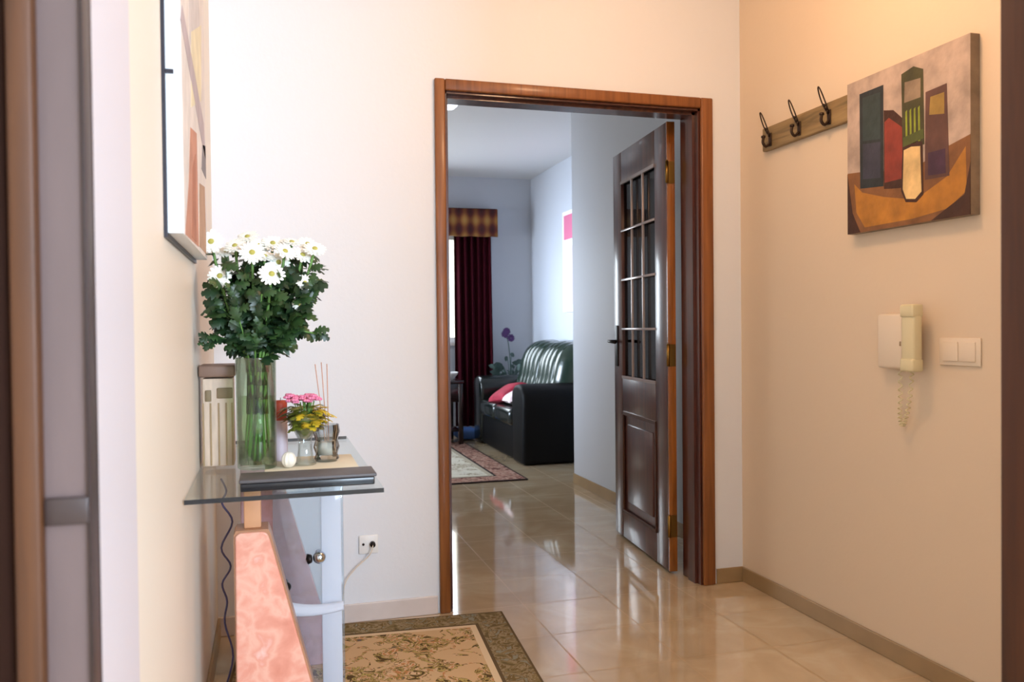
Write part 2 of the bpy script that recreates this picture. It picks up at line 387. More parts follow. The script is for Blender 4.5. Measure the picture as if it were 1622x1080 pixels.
# windows
wn = bpy.data.objects.new('window_1', None); C.objects.link(wn); struct(wn)
f = MB(); f.box((.75, YF+.04, .99), (.80, YF+.1, 2.13)).box((1.93, YF+.04, .99), (1.98, YF+.1, 2.13)).box((.8, YF+.04, .99), (1.93, YF+.1, 1.04)).box((.8, YF+.04, 2.08), (1.93, YF+.1, 2.13)).box((1.345, YF+.04, 1.04), (1.385, YF+.1, 2.08))
f.build('window_frame', M['white'], wn)
box1('window_pane', (.8, YF+.065, 1.04), (1.93, YF+.071, 2.08), M['clear'], wn)
box1('window_sill', (.72, YF-.03, .955), (2.01, YF+.04, .988), M['white'], wn)
wn = bpy.data.objects.new('window_2', None); C.objects.link(wn); struct(wn)
f = MB(); f.box((-1.7, 6.0, .8), (-1.65, 6.05, 2.25)).box((-1.7, 8.25, .8), (-1.65, 8.3, 2.25)).box((-1.7, 6.05, .8), (-1.65, 8.25, .85)).box((-1.7, 6.05, 2.2), (-1.65, 8.25, 2.25)).box((-1.7, 7.13, .85), (-1.65, 7.17, 2.2))
f.build('window_frame', M['white'], wn)
wn = bpy.data.objects.new('window_3', None); C.objects.link(wn); struct(wn)
f = MB(); f.box((1.3, -2.6, .9), (1.35, -2.55, 2.2)).box((2.85, -2.6, .9), (2.9, -2.55, 2.2)).box((1.35, -2.6, .9), (2.85, -2.55, .95)).box((1.35, -2.6, 2.15), (2.85, -2.55, 2.2))
f.build('window_frame', M['white'], wn)
# skirtings
def skirt(name, a, b, m): return struct(soften(box1(name, a, b, m), .003))
skirt('baseboard_right', (XR-.008, YN, 0), (XR, YB-.008, .066), M['skirt'])
skirt('baseboard_back_right', (1.868, YB-.008, 0), (XR, YB, .066), M['skirt'])
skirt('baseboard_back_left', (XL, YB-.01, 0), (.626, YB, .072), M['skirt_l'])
skirt('baseboard_left', (XL, YN, 0), (XL+.01, YB-.01, .072), M['skirt'])
skirt('baseboard_passage', (XP-.01, YB+YT, 0), (XP, 5.69, .075), M['skirt'])
skirt('baseboard_far', (-1.6, YF-.01, 0), (XV, YF, .075), M['skirt_l'])
skirt('baseboard_living_right', (XV-.01, 5.69, 0), (XV, YF-.01, .075), M['skirt_l'])

# ------------------------------------------------------------------ door_1: frame and half glazed leaf
d1 = bpy.data.objects.new('door_1', None); C.objects.link(d1); struct(d1)
def casing(y0, y1):
    f = MB(); f.box((.634, y0, 0), (.676, y1, 2.118), bev=.006).box((1.80, y0, 0), (1.857, y1, 2.118), bev=.006).box((.676, y0, 2.072), (1.80, y1, 2.118), bev=.006)
    return f
casing(YB-.018, YB+.0).build('casing', M['wood'], d1)
casing(YB+YT, YB+YT+.018).build('casing', M['wood'], d1)
f = MB(); f.box((DX0, YB, 0), (.684, YB+YT, 2.072)).box((1.792, YB, 0), (DX1, YB+YT, 2.072)).box((DX0, YB, 2.064), (DX1, YB+YT, DH))
f.box((1.780, YB+.03, 0), (1.792, YB+.09, 2.064)).box((.684, YB+.03, 0), (.694, YB+.09, 2.064)).box((.684, YB+.03, 2.052), (1.792, YB+.09, 2.064))
f.build('door_jamb', M['wood_d'], d1)
# leaf in local coordinates: x along the leaf from the hinge, y thickness, z up; then swung open
LW = .80
ang = math.atan2(.752, .072)
RT = Matrix.Translation(Vector((1.775, YB+YT+.022, 0))) @ Matrix.Rotation(ang, 4, 'Z')
def leafbox(mb, a, b, m=None, bev=0): return mb.box(a, b, m, bev)
def leafbuild(mb, name, m, parent):
    for v in mb.bm.verts: v.co = RT @ v.co
    return mb.build(name, m, parent)
T = .038
f = MB()
e = M['wood_e']; dk = M['wood_d']
GX0, GX1 = .165, .665; GZ0, GZ1 = .86, 1.90
f.box((0, 0, .012), (.012, T, 2.06), e, bev=.002)
f.box((.012, 0, .012), (GX0, T, 2.06), dk, bev=.004).box((GX1, 0, .012), (LW, T, 2.06), dk, bev=.004)
f.box((GX0, 0, GZ1), (GX1, T, 2.06), dk, bev=.004).box((GX0, 0, .68), (GX1, T, GZ0), dk, bev=.004).box((GX0, 0, .012), (GX1, T, .15), dk, bev=.004)
leaf = leafbuild(f, 'door_leaf', None, d1)
f = MB(); f.box((GX0, .01, .15), (GX1, T-.01, .68)); f.box((GX0+.06, .004, .21), (GX1-.06, T-.004, .62), bev=.005)
leafbuild(f, 'panel', M['wood_d'], leaf)
f = MB()        # mouldings round the lower panel and the glazing
for z0, z1 in ((.15, .68),):
    for yy0, yy1 in ((-.004, .006), (T-.006, T+.004)):
        f.box((GX0-.002, yy0, z1-.014), (GX1+.002, yy1, z1+.002)).box((GX0-.002, yy0, z0), (GX1+.002, yy1, z0+.012)).box((GX0-.002, yy0, z0), (GX0+.012, yy1, z1)).box((GX1-.012, yy0, z0), (GX1+.002, yy1, z1))
leafbuild(f, 'moulding', M['wood_near'], leaf)
f = MB()
for yy0, yy1 in ((-.003, .008), (T-.008, T+.003)):
    f.box((GX0, yy0, GZ0-.002), (GX1, yy1, GZ0+.014)).box((GX0, yy0, GZ1-.014), (GX1, yy1, GZ1+.002))
    f.box((GX0, yy0, .67), (GX1, yy1, .684))
    for i in range(1, 4):
        z = GZ0+(GZ1-GZ0)*i/4; f.box((GX0, yy0, z-.006), (GX1, yy1, z+.006), bev=.002)
    for i in range(1, 3):
        x = GX0+(GX1-GX0)*i/3; f.box((x-.007, yy0, GZ0), (x+.007, yy1, GZ1), bev=.002)
leafbuild(f, 'glazing_bars', M['bar'], leaf)
f = MB(); f.box((GX0, T/2-.002, GZ0), (GX1, T/2+.002, GZ1)); leafbuild(f, 'pane', M['pane'], leaf)
for sgn, y0 in ((1, T), (-1, 0)):
    f = MB(); f.box((LW-.075, min(y0, y0+.006*sgn), .92), (LW-.035, max(y0, y0+.006*sgn), 1.14), bev=.002)
    f.tube([(LW-.055, y0, 1.055), (LW-.055, y0+.045*sgn, 1.055), (LW-.062, y0+.052*sgn, 1.055), (LW-.17, y0+.05*sgn, 1.05)], .008)
    leafbuild(f, 'handle', M['steel_dark'], leaf)
for z in (.22, 1.0, 1.83):
    f = MB(); f.tube([(-.008, T+.004, z-.05), (-.008, T+.004, z+.05)], .0075); f.box((-.002, .004, z-.05), (.001, T, z+.05)); f.lathe([(0, .006), (.006, 0), (0, -.002)], (-.008, T+.004, z+.052), n=10)
    leafbuild(f, 'hinge', M['brass'], leaf)

# ------------------------------------------------------------------ door_2: frame of the near opening
d2 = bpy.data.objects.new('door_2', None); C.objects.link(d2); struct(d2)
f = MB(); f.box((1.112, YN-.17, 0), (1.145, YN+.006, 2.6), bev=.003); f.box((1.145, YN, 0), (1.19, YN+.015, 2.64), bev=.004)
f.build('door_jamb', M['wood_near'], d2)
box1('door_stop', (1.104, YN-.11, 0), (1.1119, YN-.06, 2.6), M['wood_near'], d2)
# glazed side panel on the left of the opening
sp_ = thing('glazed_panel', 'brown wooden post and mauve frosted pane at the left edge of the photo', 'side panel', (-.24, 1.02, 0))
box1('post', (-.262, .985, 0), (-.236, 1.045, 2.6), M['wood_post'], sp_, .004)
box1('inner_post', (-.36, 1.0, 0), (-.263, 1.045, 2.6), M['wood_shade'], sp_, .004)
box1('pane', (-.236, 1.005, .02), (-.192, 1.015, 2.6), M['mauve'], sp_)
box1('rail', (-.236, .997, .922), (-.192, 1.004, .952), M['mauve_b'], sp_, .002)
box1('edge_strip', (-.192, .998, 0), (-.1908, 1.045, 2.6), M['mauve_b'], sp_, .002)
struct(box1('trim_1', (XL, 1.05, 0), (XL+.004, 1.36, H), M['trimpaint']))

# ------------------------------------------------------------------ console table (glass on marble)
ct = thing('console_table', 'glass console table on tapered marble pedestals against the left wall', 'table', (.03, 2.5, 0))
GT = .742
f = MB(); f.box((XL+.004, 2.05, GT-.011), (.263, 3.1, GT))
o = f.build('glass_top', None, ct)
o.data.materials.append(M['glass']); o.data.materials.append(M['glass_edge'])
for p in o.data.polygons: p.material_index = 1 if abs(p.normal.y) > .5 else 0
ZB = .011
def pedestal(Y, dy, x0, x1t, x1b, zt, m):
    cx = [(x0-.002, ZB), (x1b, ZB), (x1t+.006, zt-.03), (x1t-.001, zt-.008), (x1t-.012, zt), (x0+.01, zt), (x0, zt-.008)]
    t = MB(); t.prism([(x, Y, z) for x, z in cx], (0, dy, 0)); o = t.build('pedestal', m, ct)
    soften(o, .004, 2); return o
pedestal(2.30, .10, -.096, -.012, .137, .598, M['pink'])['label'] = 'salmon pink marble pedestal'
cx = [(-.099, ZB), (.141, ZB), (-.006, .59), (-.012, .603), (-.094, .603), (-.1, .592)]
MB().prism([(x, 2.308, z) for x, z in cx], (0, .09, 0)).build('pedestal_rim', M['marble_edge'], ct)
box1('spacer', (-.074, 2.33, .603), (-.03, 2.38, GT-.012), M['tan'], ct, .003)
pedestal(2.85, .10, -.10, .010, .205, GT-.012, M['mauvemarble'])['label'] = 'mauve marble pedestal'
box1('side_panel', (0.0, 2.5, ZB), (.2, 2.51, GT-.012), M['panel'], ct, .002)['label'] = 'milky clear glass side panel'
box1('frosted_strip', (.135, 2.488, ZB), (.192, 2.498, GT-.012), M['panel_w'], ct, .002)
for p, r in (((.128, 2.486, .473), .017), ((.034, 2.49, .395), .013)):
    t = MB(); t.lathe([(0, 0), (r, 0), (r*1.1, .006), (r, .012), (r*.6, .02), (0, .022)], (p[0], p[1]-.012, p[2]), n=24, axis=(0, -1, 0)); t.tube([(p[0], p[1]-.012, p[2]), (p[0], 2.53, p[2])], r*.5)
    t.build('fixing_bolt', M['chrome'] if r > .015 else M['steel_dark'], ct)
t = MB(); t.lathe([(0, 0), (.012, 0), (.015, .01), (0, .016)], (.105, 2.474, .47), n=20, axis=(-1, -.3, 0)); t.build('fixing_bolt', M['steel_dark'], ct)
t = MB()
def swoop(u, v):
    x = .03+.165*u; z = .36-.045*u**.6+ .02*u*u; return (x, 2.47-.015*v, z-.035*v*(1-.5*u))
t.grid(swoop, 16, 3); t.bm.normal_update()
o = t.build('curved_bracket', M['panel_w'], ct); sd = o.modifiers.new('solid', 'SOLIDIFY'); sd.thickness = .01

# ------------------------------------------------------------------ things on the console
bx = thing('flat_box', 'long narrow black lacquered box lying across the front of the glass console', 'box', (.09, 2.2, GT))
box1('body', (-.074, 2.10, GT+.001), (.247, 2.205, GT+.021), M['black'], bx, .003)
box1('lid', (-.077, 2.097, GT+.021), (.252, 2.21, GT+.030), M['blacktop'], bx, .003)
o = box1('table_mat', (-.02, 2.37, GT+.0005), (.235, 2.62, GT+.004), M['cream_mat'], None, .0015); tag(o, 'cream cloth mat under the small flower goblet and crystal jar', 'mat')
GM = GT+.004
# tall vase: rounded-square glass cylinder
VC = Vector((-.04, 2.45, GM)); VH = .31
va = thing('tall_vase', 'tall clear glass vase holding the white chrysanthemum bouquet', 'vase', VC)
t = MB(); t.lathe([(0, 0), (.050, 0), (.053, .004), (.054, .12), (.055, VH-.004), (.056, VH), (.0525, VH), (.051, .12), (.049, .014), (0, .012)], VC, n=40); t.build('glass_body', M['vase'], va)
t = MB(); t.lathe([(0, .0135), (.0475, .0135), (.0495, .12), (.0505, .2), (0, .2)], VC, n=32); t.build('water', M['water'], va)

def rotto(d, roll=0):
    return Vector((0, 0, 1)).rotation_difference(Vector(d).normalized()).to_matrix() @ Matrix.Rotation(roll, 3, 'Z')
def daisy(t_pet, t_cen, c, d, r):
    R = rotto(d, random.uniform(0, 6)); c = Vector(c)
    for ring, (n, rr, lift) in enumerate(((17, 1, .12), (14, .78, .45), (9, .5, .8))):
        for k in range(n):
            a = 2*pi*(k+ring*.5)/n+random.uniform(-.08, .08); L = r*rr*random.uniform(.9, 1.05); wd = r*.15
            ca, sa = cos(a), sin(a)
            def P(u, w, h): return c+R @ Vector((ca*u-sa*w, sa*u+ca*w, h))
            tm = bmesh.new()
            pts = [P(.12*L, -wd*.3, 0), P(.6*L, -wd, lift*L*.35), P(.93*L, -wd*.6, lift*L*.42), P(L, 0, lift*L*.4), P(.93*L, wd*.6, lift*L*.42), P(.6*L, wd, lift*L*.35), P(.12*L, wd*.3, 0)]
            A = [tm.verts.new(p) for p in pts]; B = [tm.verts.new(p+R @ Vector((0, 0, .0008))) for p in pts]
            tm.faces.new(B); tm.faces.new(A[::-1])
            for i in range(7): tm.faces.new([A[i], A[(i+1) % 7], B[(i+1) % 7], B[i]])
            t_pet.merge(tm)
    t_cen.lathe([(0, -.003), (r*.2, -.002), (r*.24, r*.08), (r*.18, r*.2), (0, r*.25)], c, n=12, axis=R @ Vector((0, 0, 1)))
def lobed_leaf(t, base_, d, nrm, L, m=None):
    """chrysanthemum leaf: midrib with paired lobes"""
    d = Vector(d).normalized(); nrm = (Vector(nrm)-d*Vector(nrm).dot(d)).normalized(); s = d.cross(nrm)
    prof = [(0, .03), (.12, .05), (.2, .20), (.28, .26), (.33, .12), (.42, .30), (.52, .36), (.56, .15), (.66, .30), (.75, .27), (.78, .13), (.9, .16), (1, 0)]
    tm = bmesh.new(); b = Vector(base_)
    def P(u, w): return b+d*(u*L)+s*(w*L)+nrm*(L*(.12*sin(u*3)-.25*abs(w)-.22*u*u))
    mid = [tm.verts.new(P(u, 0)) for u, w in prof]
    lf = [tm.verts.new(P(min(1, u+.05), w)) for u, w in prof[:-1]]; rt = [tm.verts.new(P(min(1, u+.05), -w)) for u, w in prof[:-1]]
    for i in range(len(prof)-2):
        tm.faces.new([mid[i], mid[i+1], lf[i+1], lf[i]]); tm.faces.new([mid[i+1], mid[i], rt[i], rt[i+1]])
    i = len(prof)-2; tm.faces.new([mid[i], mid[i+1], lf[i]]); tm.faces.new([mid[i+1], mid[i], rt[i]])
    t.merge(tm, m, True)
stems = [   # bloom x, y, z, radius, label
 (-.152, 2.44, 1.374, .034, 'leftmost white bloom of the bouquet, in front of the picture corner'),
 (-.091, 2.47, 1.366, .030, 'white chrysanthemum second from the left along the top of the bouquet'),
 (-.058, 2.50, 1.395, .030, 'topmost white chrysanthemum at the left back of the bouquet'),
 (-.045, 2.43, 1.345, .034, 'large white chrysanthemum just left of the bouquet middle, facing front'),
 (-.012, 2.46, 1.336, .032, 'white chrysanthemum in the top middle of the bouquet'),
 (.011, 2.52, 1.380, .032, 'high white chrysanthemum at the back middle of the bouquet'),
 (.043, 2.44, 1.350, .032, 'white chrysanthemum right of the middle along the bouquet top'),
 (.064, 2.50, 1.382, .030, 'high white chrysanthemum at the right back of the bouquet'),
 (.092, 2.46, 1.342, .032, 'white chrysanthemum second from the right along the bouquet top'),
 (.126, 2.45, 1.359, .032, 'rightmost white chrysanthemum of the bouquet, leaning over bare wall'),
 (-.129, 2.41, 1.278, .032, 'bluish white bloom low on the left side of the bouquet'),
 (.006, 2.385, 1.283, .034, 'white bloom in the front middle of the bouquet, below the top row'),
 (.096, 2.42, 1.262, .024, 'small white bloom low on the right side of the bouquet'),
 (-.115, 2.50, 1.352, .030, 'white chrysanthemum behind the leftmost bloom of the bouquet'),
 (-.03, 2.52, 1.372, .033, 'white chrysanthemum at the back, left of the bouquet middle'),
 (.026, 2.47, 1.322, .031, 'white chrysanthemum just above the front middle bloom'),
 (.108, 2.51, 1.378, .031, 'white chrysanthemum at the far back right of the bouquet'),
 (.078, 2.41, 1.200, .018, 'small white bud among the lower right leaves of the bouquet'),
]
random.seed(11)
for i, (x, y, z, r, lab) in enumerate(stems):
    a0 = 2*pi*i/14; rb = .036 if i % 3 else .012
    bpnt = Vector((-.04+rb*cos(a0+pi), 2.45+rb*sin(a0+pi), GM+.022)); neck = Vector((-.04+.5*(x+.04)*.45, 2.45+(y-2.45)*.4+.02*cos(a0), GM+VH-.01))
    dx = neck.x+.04; dy = neck.y-2.45; q = math.hypot(dx, dy)
    if q > .042: neck = Vector((-.04+dx*.042/q, 2.45+dy*.042/q, neck.z))
    top = Vector((x, y, z)); mid = neck.lerp(top, .5)+Vector(((x+.04)*.10, 0, .01))
    st = thing('chrysanthemum_stem', lab, 'flower', bpnt, 'chrysanthemums in the tall vase')
    pts = []
    ctrl = [bpnt, neck, mid, top]
    for k in range(25):
        u = k/24*3; j = min(2, int(u)); fr = u-j
        p0 = ctrl[max(j-1, 0)]; p1 = ctrl[j]; p2 = ctrl[j+1]; p3 = ctrl[min(j+2, 3)]
        pts.append(.5*((2*p1)+(p2-p0)*fr+(2*p0-5*p1+4*p2-p3)*fr*fr+(3*p1-p0-3*p2+p3)*fr**3))
    # the part in the vase stays inside it
    for p in pts:
        if p.z < GM+VH:
            dx = p.x+.04; dy = p.y-2.45; q = math.hypot(dx, dy)
            if q > .041: p.x = -.04+dx*.041/q; p.y = 2.45+dy*.041/q
    t = MB(); t.tube(pts, .0040, n=7); t.build('stem', M['stem'], st)
    t = MB(); tc_ = MB()
    d = Vector(((x+.04)*1.8+random.uniform(-.3, .3), -.55+random.uniform(-.3, .3), .8)); 
    if 'front' in lab or 'low' in lab: d = Vector(((x+.04)*2, -1, .4))
    daisy(t, tc_, top+Vector((0, 0, .002)), d, r*1.1)
    fl = t.build('flower_head', M['petal'], st); tc_.build('flower_centre', M['petal_c'], fl)
    t = MB(); nl = 0
    up = [p for p in pts if p.z > GM+VH+.005 and p.z < z-(.045 if z > 1.3 else .02)]
    for p in up:
        for k in range(3):
            a = random.uniform(0, 2*pi)
            # leaves spread sideways; longer on the right as in the bouquet
            L = random.uniform(.042, .07)
            d = Vector((cos(a), sin(a)*.9, random.uniform(-.25, .55)))
            q = p+Vector((random.uniform(-.004, .004), 0, random.uniform(-.008, .008)))
            e_ = q+d.normalized()*L
            if e_.x < XL+.012 or q.x < XL+.03: continue
            t.tube([q, q+d.normalized()*L*.25], .0014, M['leaf'], n=5)
            lobed_leaf(t, q+d.normalized()*L*.15, d, (0, -.25, 1) if random.random() < .5 else (random.uniform(-1, 1), -1, .5), L, M['leaf'] if random.random() < .55 else M['leaf2'])
    # a few leaves drowned in the neck
    for p in pts:
        if GM+.15 < p.z < GM+VH-.01:
            t.tube([p, p+Vector((random.uniform(-.006, .006), random.uniform(-.006, .006), .05))], [.007, .0015], M['leaf2'] if random.random() < .5 else M['leaf'], n=6)
    t.build('leaves', None, st)
# drooping side sprays of foliage
def spray(lab, pts, n, sd):
    random.seed(sd)
    st = thing('foliage_sprig', lab, 'sprig', pts[0], 'leafy sprigs in the tall vase')
    t = MB(); t.tube(pts, .0024, n=6); t.build('stem', M['stem'], st); t = MB()
    P_ = [Vector(p) for p in pts]
    for k in range(n):
        u = .15+.85*k/(n-1); s = u*(len(P_)-1); j = min(len(P_)-2, int(s)); p = P_[j].lerp(P_[j+1], s-j); ax = (P_[j+1]-P_[j]).normalized()
        d = (ax+Vector((random.uniform(-.8, .8), random.uniform(-.8, .4), random.uniform(-.7, .7)))).normalized(); L = random.uniform(.03, .05)
        if (p+d*L).x < XL+.01 or p.z < GM+VH: continue
        lobed_leaf(t, p, d, (random.uniform(-.6, .6), -1, .6), L, M['leaf2'] if k % 2 else M['leaf'])
    t.build('leaves', None, st)
spray('leafy sprig sticking out low to the right of the bouquet', [(-.03, 2.44, GM+.25), (-.01, 2.43, GM+.32), (.03, 2.42, 1.118), (.072, 2.41, 1.130), (.122, 2.40, 1.122)], 18, 3)
spray('dark leafy sprig drooping low to the left of the bouquet', [(-.05, 2.44, GM+.25), (-.065, 2.43, GM+.32), (-.10, 2.42, 1.10), (-.135, 2.41, 1.115), (-.165, 2.40, 1.105)], 20, 4)
spray('leafy sprig pointing left halfway up the bouquet', [(-.045, 2.45, GM+.26), (-.07, 2.43, 1.09), (-.10, 2.42, 1.16), (-.15, 2.42, 1.23), (-.172, 2.42, 1.235)], 20, 5)
spray('leafy sprig at the right halfway up the bouquet', [(-.035, 2.46, GM+.26), (0, 2.44, 1.09), (.05, 2.42, 1.17), (.10, 2.42, 1.21), (.115, 2.42, 1.25)], 26, 6)
spray('short leafy sprig in the front middle of the bouquet', [(-.04, 2.42, GM+.26), (-.04, 2.40, 1.08), (-.03, 2.375, 1.16), (-.02, 2.365, 1.23)], 26, 8)
spray('short leafy sprig in the front left of the bouquet', [(-.055, 2.43, GM+.26), (-.06, 2.41, 1.08), (-.08, 2.385, 1.16), (-.10, 2.375, 1.24)], 26, 9)

# goblet with small posy
random.seed(5)
GC = Vector((.092, 2.46, GM))
gb = thing('footed_glass', 'small footed glass holding the pink and yellow posy', 'glass', GC)
t = MB(); t.lathe([(0, 0), (.030, 0), (.031, .004), (.024, .010), (.020, .045), (.019, .070), (.030, .095), (.047, .125), (.053, .145), (.051, .145), (.044, .124), (.027, .097), (.015, .074), (0, .07)], GC, n=28); t.build('glass_body', M['clear'], gb)
po = thing('posy', 'low posy of pink blossoms above yellow and green leaves', 'flowers', GC+Vector((0, 0, .075)))
t = MB(); t.lathe([(0, .078), (.013, .078), (.026, .1), (.042, .127), (.045, .14), (0, .15)], GC, n=20); t.build('moss', M['olive'], po)
t = MB()
for k in range(150):
    a = random.uniform(0, 2*pi); rr = random.uniform(.015, .06); z = random.uniform(.105, .165)
    if rr > .02+(z-.09)*.6+.01: rr = .02+(z-.09)*.5
    b_ = GC+Vector((rr*.7*cos(a)+.006, rr*.7*sin(a), z)); d = Vector((cos(a), sin(a), random.uniform(-.3, .6)))
    lobed_leaf(t, b_, d, (0, 0, 1), random.uniform(.028, .048), M['yellow'] if cos(a) > -.4 and random.random() < .75 else M['olive'])
t.build('leaves', None, po)
t = MB()
for k in range(46):
    a = random.uniform(0, 2*pi); rr = .045*math.sqrt(random.random()); c = GC+Vector((rr*cos(a)-.004, rr*sin(a), .178+random.uniform(0, .018)))
    for q in range(6):
        aa = q*pi/3+a; t.lathe([(0, 0), (.004, .002), (.005, .006), (0, .009)], c+Vector((.0045*cos(aa), .0045*sin(aa), 0)), n=6, axis=(cos(aa)*.5, sin(aa)*.5, 1))
t.build('pink_blossoms', M['pinkpetal'], po)
t = MB()
for k in range(26):
    a = random.uniform(0, 2*pi); rr = random.uniform(.01, .04); p = GC+Vector((rr*.4*cos(a), rr*.4*sin(a), .12)); t.tube([p, GC+Vector((rr*cos(a), rr*sin(a), .180))], .0013, n=5)
t.build('stems', M['stem'], po)

# crystal jar with reeds
CC = Vector((.155, 2.505, GM))
cr = thing('crystal_jar', 'small faceted crystal jar right of the posy', 'jar', CC)
t = MB(); t.lathe([(0, 0), (.030, 0), (.036, .008), (.031, .022), (.038, .042), (.032, .062), (.039, .085), (.036, .108), (.033, .108), (.034, .09), (.028, .06), (.03, .02), (0, .014)], CC, n=12, smooth=False); t.build('glass_body', M['crystal'], cr)
t = MB(); t.lathe([(0, .018), (.026, .02), (.026, .055), (0, .056)], CC, n=20); t.build('wax_filling', M['ivory'], cr)
for lab, dx, dy, tx, tz in (('reed leaning left in the crystal jar', -.004, 0, -.030, .285), ('reed standing in the middle of the crystal jar', .002, .006, -.012, .29), ('reed leaning right in the crystal jar', .006, 0, .004, .285)):
    o = MB().tube([CC+Vector((dx, dy, .058)), CC+Vector((tx, dy*.5, tz))], .0016, n=6).build('scent_reed', M['reed']); tag(o, lab, 'reed', 'reeds in the crystal jar')
# candle behind the vase
KC = Vector((.026, 2.56, GM))
ca = thing('pillar_candle', 'coral red topped mauve candle just behind the tall vase, right side', 'candle', KC)
t = MB(); t.lathe([(0, 0), (.019, 0), (.02, .004), (.02, .12), (0, .12)], KC, n=24); t.build('wax_body', M['candle'], ca)
t = MB(); t.lathe([(.0, .1201), (.02, .1201), (.0195, .17), (.016, .178), (.008, .174), (0, .173)], KC, n=24); t.build('coral_top', M['redwax'], ca)
t = MB(); t.tube([KC+Vector((0, 0, .173)), KC+Vector((.001, 0, .186))], .001, n=5); t.build('wick', M['black'], ca)
t = MB()
def shell(u, v):
    th = u*2*pi; ph = v*pi; r = .019*(1+.08*cos(9*th))
    return (.045+r*sin(ph)*cos(th), 2.415+r*.8*sin(ph)*sin(th), GM+.0225-.0225*cos(ph)*1.0)
t.grid(shell, 36, 14); o = t.build('sea_shell', M['ivory']); tag(o, 'small ivory ribbed ornament between the vase and the footed glass', 'ornament')
# tan box with brown lid at the wall
orn = thing('wooden_box', 'tall pinkish tan box with brown lid between vase and wall', 'box', (-.145, 2.58, GT))
box1('body', (-.188, 2.53, GT+.001), (-.104, 2.63, .995), M['ornbody'], orn, .003)
box1('lid', (-.197, 2.515, .999), (-.098, 2.645, 1.034), M['lid'], orn, .006)
box1('fitting', (-.180, 2.523, .930), (-.164, 2.531, .962), M['fitting'], orn, .002)
box1('fitting', (-.148, 2.523, .938), (-.106, 2.531, .968), M['fitting'], orn, .002)
f = MB()
for x in (-.186, -.166, -.144, -.124, -.108): f.box((x-.002, 2.5265, GT+.004), (x+.002, 2.531, .925))
f.build('slats', M['skirt'], orn)
# cable hanging from the console to the floor
pts = [(-.134, 2.40, .728), (-.122, 2.42, .69), (-.134, 2.43, .655), (-.108, 2.44, .60), (-.138, 2.44, .53), (-.114, 2.44, .477), (-.137, 2.44, .43), (-.125, 2.44, .38), (-.132, 2.44, .32), (-.112, 2.45, .22), (-.14, 2.46, .1), (-.13, 2.47, .018), (-.11, 2.52, .015), (-.08, 2.62, .015)]
def smooth(pts, n=5):
    P_ = [Vector(p) for p in pts]; out = []
    for j in range(len(P_)-1):
        p0 = P_[max(j-1, 0)]; p1 = P_[j]; p2 = P_[j+1]; p3 = P_[min(j+2, len(P_)-1)]
        for k in range(n):
            fr = k/n; out.append(.5*((2*p1)+(p2-p0)*fr+(2*p0-5*p1+4*p2-p3)*fr*fr+(3*p1-p0-3*p2+p3)*fr**3))
    return out+[P_[-1]]
o = MB().tube(smooth(pts), .0028, n=7).build('power_cable', M['cord']); tag(o, 'thin dark blue cable hanging wavy under the glass console', 'cable')

# ------------------------------------------------------------------ left wall picture
lp = thing('abstract_picture', 'tall pale abstract canvas with rust shape on the left wall above the console', 'picture', (XL, 2.1, 1.33))
box1('back_frame', (XL+.0005, 1.785, 1.318), (XL+.007, 2.47, 2.20), M['frame_b'], lp)
Y0, Y1, Z0, Z1, XFc = 1.796, 2.46, 1.328, 2.19, -.165
P = {k: mat('paint_'+k, c, .7, noise=.12, nscale=14, bump=.1, bscale=50) for k, c in dict(base=(214, 204, 196), cream=(216, 204, 172), greyp=(176, 162, 164), rust=(186, 132, 108), rustd=(170, 110, 84), darkp=(128, 120, 122), brown=(176, 140, 112), grey=(196, 188, 184)).items()}
f = MB(); f.box((XL+.007, Y0, Z0), (XFc, Y1, Z1), M['canvas_w']); f.build('stretched_canvas', None, lp)
f = MB()
def patch(mb, pts, m, k, X=XFc, s=1): mb.prism([(X, y, z) for y, z in pts], (s*(.0006+.0003*k), 0, 0), m)
patch(f, [(Y0+.03, Z0), (Y1, Z0), (Y1, Z1), (Y0, Z1)], P['base'], 0)
patch(f, [(2.0, 1.78), (2.30, 1.78), (2.30, 2.10), (2.0, 2.10)], P['grey'], 1)
patch(f, [(2.016, 1.636), (2.32, 1.73), (2.362, 1.941), (2.048, 1.816)], P['cream'], 2)
patch(f, [(1.80, 1.757), (1.84, 1.80), (2.40, 1.69), (2.44, 1.60), (2.30, 1.63)], P['greyp'], 3)
patch(f, [(1.83, 1.330), (2.169, 1.336), (2.16, 1.61), (1.99, 1.585), (1.93, 1.45)], P['rust'], 2)
patch(f, [(1.98, 1.34), (2.10, 1.34), (2.11, 1.55), (2.02, 1.50)], P['rustd'], 4)
patch(f, [(2.19, 1.34), (2.42, 1.34), (2.40, 1.52), (2.22, 1.50)], P['brown'], 2)
patch(f, [(2.30, 1.55), (2.45, 1.55), (2.455, 1.642), (2.34, 1.62)], P['darkp'], 3)
patch(f, [(1.83, 1.9), (1.95, 1.86), (2.0, 2.15), (1.86, 2.15)], P['greyp'], 1)
f.build('painting', None, lp)
box1('clip', (XL+.006, Y0-.006, 1.645), (-.178, Y0+.002, 1.653), M['frame_b'], lp)

